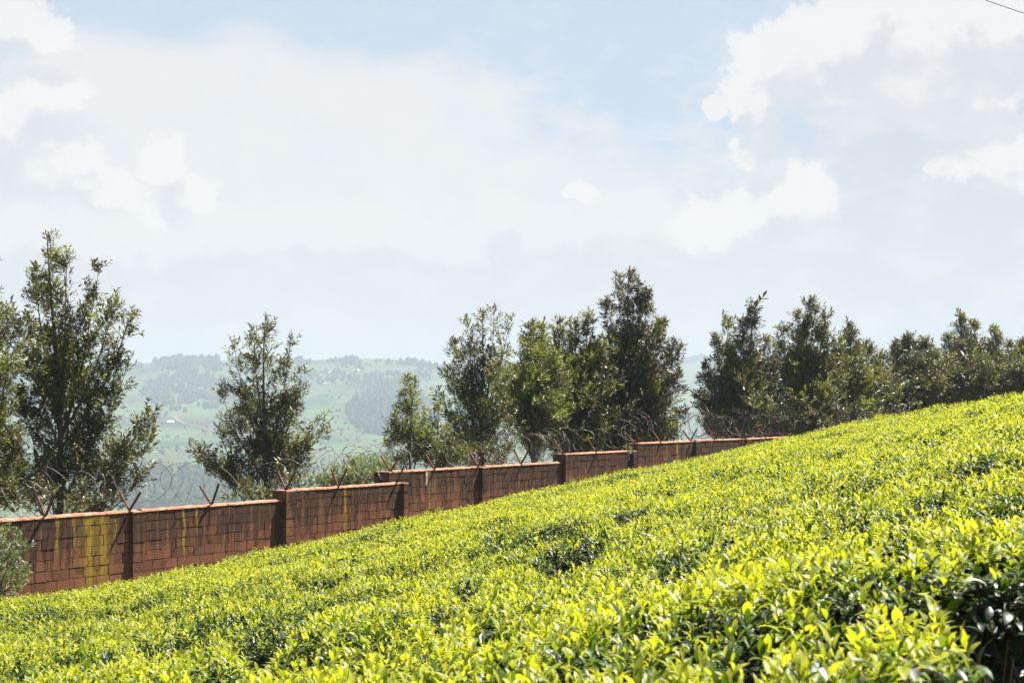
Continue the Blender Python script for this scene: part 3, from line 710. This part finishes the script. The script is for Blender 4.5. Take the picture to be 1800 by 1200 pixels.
tree('grevillea_tree', 852, 43, [(820,560,24,150),(845,546,18,170),(868,547,18,170),(897,560,20,150),(795,603,26,130),(785,650,24,110),(766,688,16,80),(878,640,42,130),(825,650,46,140),(800,735,38,80),(870,735,60,90)], 'broad open-stemmed tree with four rounded tips, left end of the middle clump', seed=6, dens=.85, leafL=.105)
tree('grevillea_tree', 942, 45, [(938,566,22,180),(956,582,22,160),(915,600,28,150),(925,680,50,120),(965,660,45,130),(940,745,70,80),(905,650,40,130),(975,625,36,140)], 'yellowish leafy tree in the middle clump, right of the four-tipped tree', seed=7, ageb=.34, yc=.3, dens=1.15, wmul=2.0)
tree('grevillea_tree', 1003, 47.3, [(981,566,20,160),(1012,573,22,150),(1037,556,18,150),(1000,640,50,140),(1035,640,46,130),(1000,740,80,90),(1050,745,50,80),(965,610,34,150),(1048,600,34,160),(1020,680,60,110)], 'grey-green bushy tree just left of the tall pointed tree', seed=8, ageb=.5, dens=1.1, wmul=2.0)
tree('grevillea_tree', 1098, 48.5, [(1088,490,13,220),(1107,478,15,240),(1064,535,22,200),(1126,505,20,200),(1138,512,20,200),(1166,568,18,160),(1150,580,28,160),(1183,600,20,120),(1199,606,9,90),(1195,655,18,90),(1100,600,55,180),(1140,650,45,140),(1204,725,20,60),(1180,755,34,60),(1110,740,80,90),(1070,640,40,150)],
     'tall dark pointed tree with a double spire, right end of the middle clump', seed=9, ageb=.6, dens=1.0)
tree('grevillea_tree', 1310, 54.5, [(1272,560,18,160),(1326,536,17,200),(1303,565,24,160),(1252,590,18,140),(1236,645,18,110),(1230,695,18,60),(1350,600,26,150),(1290,650,48,120),(1330,650,48,120),(1245,745,26,40),(1300,740,70,70)], 'dark tree with two thin spires, first one right of the gap in the row', seed=10, ageb=.62, leafL=.12)
tree('grevillea_tree', 1412, 56, [(1373,577,22,150),(1423,528,22,200),(1403,552,20,160),(1450,556,20,140),(1392,640,45,110),(1440,630,42,120),(1467,610,20,110),(1410,730,70,80),(1360,740,40,70)], 'highest tree of the right-hand row, with a loose feathery top', seed=11, leafL=.125)
tree('grevillea_tree', 1494, 60, [(1493,571,17,160),(1478,600,22,130),(1508,610,22,120),(1490,660,40,90),(1520,650,28,90),(1480,730,50,70)], 'narrow tree with one green pointed tip, right of the highest tree of the right-hand row', seed=12, ageb=.45, leafL=.13)
tree('grevillea_tree', 1545, 63, [(1528,606,18,110),(1552,628,22,90),(1540,660,36,80),(1556,700,40,80)], 'low rounded tree filling the dip in the right-hand row', seed=13, leafL=.13)
tree('grevillea_tree', 1602, 66, [(1597,590,22,130),(1577,604,20,120),(1625,600,22,120),(1645,618,18,100),(1600,650,44,80),(1640,660,30,80),(1570,680,36,90)], 'dark rounded tree standing right of the dip in the right-hand row', seed=14, ageb=.62, leafL=.14)
tree('grevillea_tree', 1694, 72, [(1690,557,15,140),(1713,568,14,130),(1668,595,22,110),(1700,610,36,100),(1670,640,34,80),(1722,630,24,90),(1650,650,30,80)], 'bushy tree with a blunt double top, third tree from the right edge', seed=15, leafL=.145)
tree('grevillea_tree', 1748, 75, [(1748,578,14,120),(1735,610,20,90),(1760,625,20,80),(1748,650,36,70)], 'slim pointed tree, second from the right edge', seed=16, ageb=.6, leafL=.15)
tree('grevillea_tree', 1795, 77, [(1775,606,16,90),(1800,600,18,90),(1830,585,24,110),(1795,640,40,70),(1860,610,30,100)], 'low bushy tree at the right edge of the photo', seed=17, leafL=.15)
# bushes behind the wall
G2 = 'bushes behind the wall'
tree('bush', 640, 36.6, [(620,815,30,40),(585,828,35,40),(655,805,22,45),(675,812,25,45),(640,838,50,40),(560,842,30,30),(690,826,24,30),(600,850,50,30)], 'pale green spreading bush behind the wall below the bunched wire', 'bush', G2, seed=31, ageb=.22, leafL=.10, M=M_SHRUB, twigel=.7, dens=1.0)
tree('bush', 60, 31, [(30,868,45,40),(95,862,45,40),(150,866,45,40),(10,890,40,30),(120,890,50,30),(195,880,35,25)], 'dark leafy undergrowth under the tallest tree at the left', 'bush', G2, seed=32, dens=.3, ageb=.75)
tree('bush', 440, 36, [(425,850,35,40),(480,850,40,35),(520,838,35,40),(395,872,25,25),(455,868,50,30),(545,845,20,30)], 'low twiggy bush around the foot of the lone tree', 'bush', G2, seed=33, ageb=.5, dens=.28)
tree('bush', 800, 42, [(780,790,35,40),(830,775,40,50),(860,790,40,40),(740,800,35,35),(810,808,50,30),(895,790,40,40)], 'brownish undergrowth behind the wall below the four-tipped tree', 'bush', G2, seed=34, ageb=.5, dens=.65)
tree('bush', 970, 48.5, [(930,765,45,50),(980,755,50,60),(1030,760,50,50),(1080,760,50,50),(1130,765,40,40),(1170,770,35,30),(1100,785,50,30)], 'grey-brown undergrowth behind the wall below the tall pointed tree', 'bush', G2, seed=35, ageb=.5, dens=.7)
tree('bush', 1330, 55, [(1250,760,30,30),(1290,745,40,40),(1340,735,45,45),(1390,735,45,45),(1320,762,50,25),(1430,735,40,40),(1480,725,40,40)], 'dark undergrowth behind the dense wire at the right', 'bush', G2, seed=36, ageb=.6, dens=.8, leafL=.12)
tree('bush', 1620, 66, [(1500,700,50,40),(1550,690,55,40),(1600,690,60,40),(1650,680,60,40),(1700,672,60,40),(1750,665,60,40),(1800,660,60,40),(1850,650,60,40)], 'dark low growth filling the foot of the right-hand tree row above the tea', 'bush', G2, seed=38, ageb=.65, dens=1.3, leafL=.15)
tree('bush', 1106, 42.6, [(1104,786,4,10),(1109,788,4,8)], 'tiny green sprig growing on the wall top at the step below the tall pointed tree', 'bush', G2, seed=37, ageb=.2, leafL=.05, M=M_SHRUB, dens=1.0, groundz=-1.47)
tree('shrub', -12, 24.2, [(-20,915,35,60),(14,925,24,60),(34,940,18,45),(45,962,13,30),(20,965,30,60),(44,1000,14,30),(25,1010,26,40),(0,985,45,60),(30,1035,26,30),(5,1035,35,40)], 'pale silvery feathery shrub in front of the wall at the left edge', 'shrub', None, seed=41, ageb=.3, leafL=.075, M=M_SHRUB, dens=1.0, spr=.8, wmul=.95, part_names=('stem', 'foliage'))

# ------------------------------------------------------------------ tea
def tea_edge(X, Y):
    u = X/np.maximum(Y, .5); return np.interp(900+F*u, EX, EB)
def sample(y0, y1, dens_, umax=.47):
    A = umax*(y1**2-y0**2); n = int(A*dens_); Y = np.sqrt(rng.random(n)*(y1**2-y0**2)+y0**2); u = rng.uniform(-umax, umax, n); X = u*Y
    k = Y < tea_edge(X, Y)-.2+.3*rng.random(n); X, Y = X[k], Y[k]
    s, Dn = wall_sd(X, Y); k = Dn > .75
    return X[k], Y[k]
TP = []
def shoots(y0, y1, dens_, mode, size):
    X, Y = sample(y0, y1, dens_)
    keep = gap_path(X, Y) < .35; X, Y = X[keep], Y[keep]; n = len(X)
    Z = surf(X, Y); e_ = .04
    base_top = tea_top(X, Y); dip = np.clip((base_top-Z-.10)/.22, 0, 1)  # gap depth, also darkens the leaf colour as painted shade
    hgt = rng.uniform(-.06, .07, n)*(1-dip*.5)
    flank_shade = np.clip((surf(X, Y+.10)-surf(X, Y-.10))/.20+.02, -.3, .55)  # slopes facing the camera, darkened in colour to shade the humps
    vig = fbm(X/1.1, Y/1.1, 77, 3)                       # patches of fresher and older growth
    tilt = rng.normal(0, .16, (n, 2)); stem = unit(np.column_stack([tilt, np.ones(n)]))
    tip = np.column_stack([X, Y, Z+hgt])
    a0 = rng.uniform(0, 2*pi, n); nleaf = 6 if mode == 3 else (5 if mode == 2 else 4)
    for j in range(nleaf):
        f_ = j/(nleaf-1)                                  # 0 = bud leaf, 1 = lowest
        a = a0+j*2.4+rng.normal(0, .25, n)
        elv = radians(78-f_*62)+rng.normal(0, .16, n)
        d = np.column_stack([np.cos(a)*np.cos(elv), np.sin(a)*np.cos(elv), np.sin(elv)])+stem*.2
        base = tip-stem*(f_*.085*size)[:, None] if not np.isscalar(f_*.085*size) else tip-stem*(f_*.085*size)
        L = size*(.042+.036*f_**.7)*np.exp(rng.normal(0, .2, n)); Wd = L*rng.uniform(.24, .35, n)
        age_shade = np.clip(.0+f_*.50+(.50-vig)*.55+dip*.8-hgt*2.4+.02+flank_shade*1.1+rng.normal(0, .25, n), 0, 1)  # leaf age, plus shade painted into dips and flanks
        TP.append((mode, leaves(base, d, np.array([[0, 0, 1.0]])+rng.normal(0, .15, (n, 3)), L, Wd, rng.uniform(.1, 1.15, n), np.clip(rng.normal(.5, .25, n), 0, 1), mode, age_shade)))
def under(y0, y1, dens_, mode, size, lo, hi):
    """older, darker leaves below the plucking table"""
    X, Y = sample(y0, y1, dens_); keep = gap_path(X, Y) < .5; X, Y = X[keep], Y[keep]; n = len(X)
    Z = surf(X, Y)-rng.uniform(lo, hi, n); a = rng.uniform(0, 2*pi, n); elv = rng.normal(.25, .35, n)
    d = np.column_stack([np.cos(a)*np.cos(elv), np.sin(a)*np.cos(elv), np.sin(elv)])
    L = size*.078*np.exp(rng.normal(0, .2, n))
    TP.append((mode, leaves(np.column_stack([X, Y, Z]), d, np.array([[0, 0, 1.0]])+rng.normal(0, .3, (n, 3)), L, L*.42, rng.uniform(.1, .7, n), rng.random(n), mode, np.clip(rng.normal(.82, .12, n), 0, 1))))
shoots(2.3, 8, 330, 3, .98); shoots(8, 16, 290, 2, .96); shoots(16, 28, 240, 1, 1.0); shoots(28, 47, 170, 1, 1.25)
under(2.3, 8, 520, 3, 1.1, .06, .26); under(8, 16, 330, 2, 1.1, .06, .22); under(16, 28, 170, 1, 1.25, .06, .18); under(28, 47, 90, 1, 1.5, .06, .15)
# leafy sides of the open furrow, lower right
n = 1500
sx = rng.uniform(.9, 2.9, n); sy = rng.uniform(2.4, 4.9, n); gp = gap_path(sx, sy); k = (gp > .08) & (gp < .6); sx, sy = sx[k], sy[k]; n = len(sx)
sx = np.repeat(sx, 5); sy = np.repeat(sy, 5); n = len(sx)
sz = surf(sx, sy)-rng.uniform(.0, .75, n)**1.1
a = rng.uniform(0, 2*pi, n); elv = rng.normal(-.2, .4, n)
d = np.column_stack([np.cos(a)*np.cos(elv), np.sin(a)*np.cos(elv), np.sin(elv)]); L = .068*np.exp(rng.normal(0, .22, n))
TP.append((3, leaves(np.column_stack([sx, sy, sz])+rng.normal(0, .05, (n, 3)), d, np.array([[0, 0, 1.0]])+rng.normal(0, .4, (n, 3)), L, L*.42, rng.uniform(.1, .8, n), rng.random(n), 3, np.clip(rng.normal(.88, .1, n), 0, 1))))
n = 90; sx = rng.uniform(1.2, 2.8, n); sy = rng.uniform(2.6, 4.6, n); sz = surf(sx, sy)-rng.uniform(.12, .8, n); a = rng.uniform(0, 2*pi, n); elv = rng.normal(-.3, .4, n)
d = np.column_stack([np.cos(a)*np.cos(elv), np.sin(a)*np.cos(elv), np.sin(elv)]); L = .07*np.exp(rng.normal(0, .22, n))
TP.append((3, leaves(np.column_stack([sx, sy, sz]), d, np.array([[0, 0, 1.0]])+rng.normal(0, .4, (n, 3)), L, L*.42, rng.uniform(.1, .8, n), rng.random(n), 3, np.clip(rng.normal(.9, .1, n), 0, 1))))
V, lp, C, T_, A2 = join_leaves([p for m_, p in TP])
mid_ = np.zeros(len(C), np.int32); voff = len(V)
# twig lattice inside the bushes and a dark sheet standing in for deep shade
tw = MB()
r_ = random.Random(5)
for _ in range(1500):
    Y = 2.4+7*r_.random()**1.3; u = r_.uniform(-.45, .45); X = u*Y
    z1 = float(surf(X, Y))-.04; z0 = z1-.55; ax_, ay_ = r_.uniform(-.22, .22), r_.uniform(-.22, .22)
    tw.tube([(X+ax_, Y+ay_, z0), (X+ax_*.4, Y+ay_*.4, (z0+z1)/2), (X, Y, z1)], [.007, .005, .002], 3, cap=False)
for _ in range(60):
    X = r_.uniform(1.25, 2.4); Y = r_.uniform(3.2, 4.8); z1 = float(surf(X, Y))-.15
    tw.tube([(X, Y, z1-.8), (X+r_.uniform(-.1, .1), Y+r_.uniform(-.1, .1), z1-.35), (X+r_.uniform(-.3, .3), Y+r_.uniform(-.3, .3), z1)], [.012, .008, .003], 4, cap=False)
tv = np.array(tw.V); tl = np.array(tw.L)+voff; tcn_ = np.array(tw.C)
V = np.concatenate([V, tv]); lp = np.concatenate([lp, tl]); C = np.concatenate([C, tcn_]); mid_ = np.concatenate([mid_, np.ones(len(tcn_), np.int32)])
T_ = np.concatenate([T_, np.full(len(tv), .5)]); A2 = np.concatenate([A2, np.ones(len(tv))])
# dark sheet closing the view to the soil, coloured as the bushes' inner shade
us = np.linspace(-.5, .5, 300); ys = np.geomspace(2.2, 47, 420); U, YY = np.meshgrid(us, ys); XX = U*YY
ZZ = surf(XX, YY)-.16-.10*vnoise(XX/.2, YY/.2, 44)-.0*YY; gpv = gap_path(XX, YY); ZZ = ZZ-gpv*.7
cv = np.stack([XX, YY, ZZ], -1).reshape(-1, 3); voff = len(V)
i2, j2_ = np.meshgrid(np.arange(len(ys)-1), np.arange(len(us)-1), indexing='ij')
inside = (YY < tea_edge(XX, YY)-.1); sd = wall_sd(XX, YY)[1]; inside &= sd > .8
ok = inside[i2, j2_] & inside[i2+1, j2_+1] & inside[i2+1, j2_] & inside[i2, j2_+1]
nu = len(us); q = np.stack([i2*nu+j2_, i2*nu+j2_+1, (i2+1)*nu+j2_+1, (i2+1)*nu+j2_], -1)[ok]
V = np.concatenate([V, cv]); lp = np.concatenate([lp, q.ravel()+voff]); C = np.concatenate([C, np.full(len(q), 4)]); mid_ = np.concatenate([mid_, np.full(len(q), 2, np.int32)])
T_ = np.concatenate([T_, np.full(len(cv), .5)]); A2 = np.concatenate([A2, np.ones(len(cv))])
m_core, t, out = mat('tea_inner_shade'); tcn = t.new('ShaderNodeTexCoord'); nn_ = t.noise(tcn.outputs['Object'], 16, 5, .7)  # dark tone stands in for shade between the leaves
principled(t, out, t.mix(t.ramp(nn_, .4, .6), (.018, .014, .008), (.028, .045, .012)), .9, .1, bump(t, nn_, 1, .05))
me = np_mesh('tea_bushes', V, lp, C, True, {'tint': T_, 'age_shade': A2}, mid_)
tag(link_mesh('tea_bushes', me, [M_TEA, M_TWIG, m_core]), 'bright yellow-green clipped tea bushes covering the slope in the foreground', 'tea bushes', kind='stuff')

# ------------------------------------------------------------------ overhead cable, top right corner
m_cab = simple('black_cable', (.03, .03, .035), .6, .3)
pa = P(1600, -48, 22.); pb = P(1960, 76, 19.)
b = MB(); pts_ = []
for i in range(41):
    f_ = i/40*3-1; p = pa+(pb-pa)*f_; p[2] += .10*((f_-.5)**2-.25); pts_.append(p)
b.tube(pts_, .0058, 6)
tag(b.build('overhead_cable', m_cab, None, smooth=True), 'thin dark overhead cable crossing the top right corner of the sky', 'cable')

# ------------------------------------------------------------------ haze over the valley
m_hz = bpy.data.materials.new('valley_haze'); m_hz.use_nodes = True; m_hz.node_tree.nodes.clear(); t = NT(m_hz.node_tree)
out = t.new('ShaderNodeOutputMaterial'); pv = t.new('ShaderNodeVolumePrincipled')
pv.inputs['Color'].default_value = (.505, .590, .655, 1); pv.inputs['Density'].default_value = 0.00034; pv.inputs['Anisotropy'].default_value = 0.0
t.l.new(pv.outputs[0], out.inputs['Volume'])
b = MB(); zmax = float(GZ.max())+14; b.box(-5400, 5400, -5400, 5400, float(GZ.min())-1.5, zmax)
tag(b.build('haze', m_hz), 'pale blue haze filling the valley and paling the far slope', 'haze', kind='stuff')
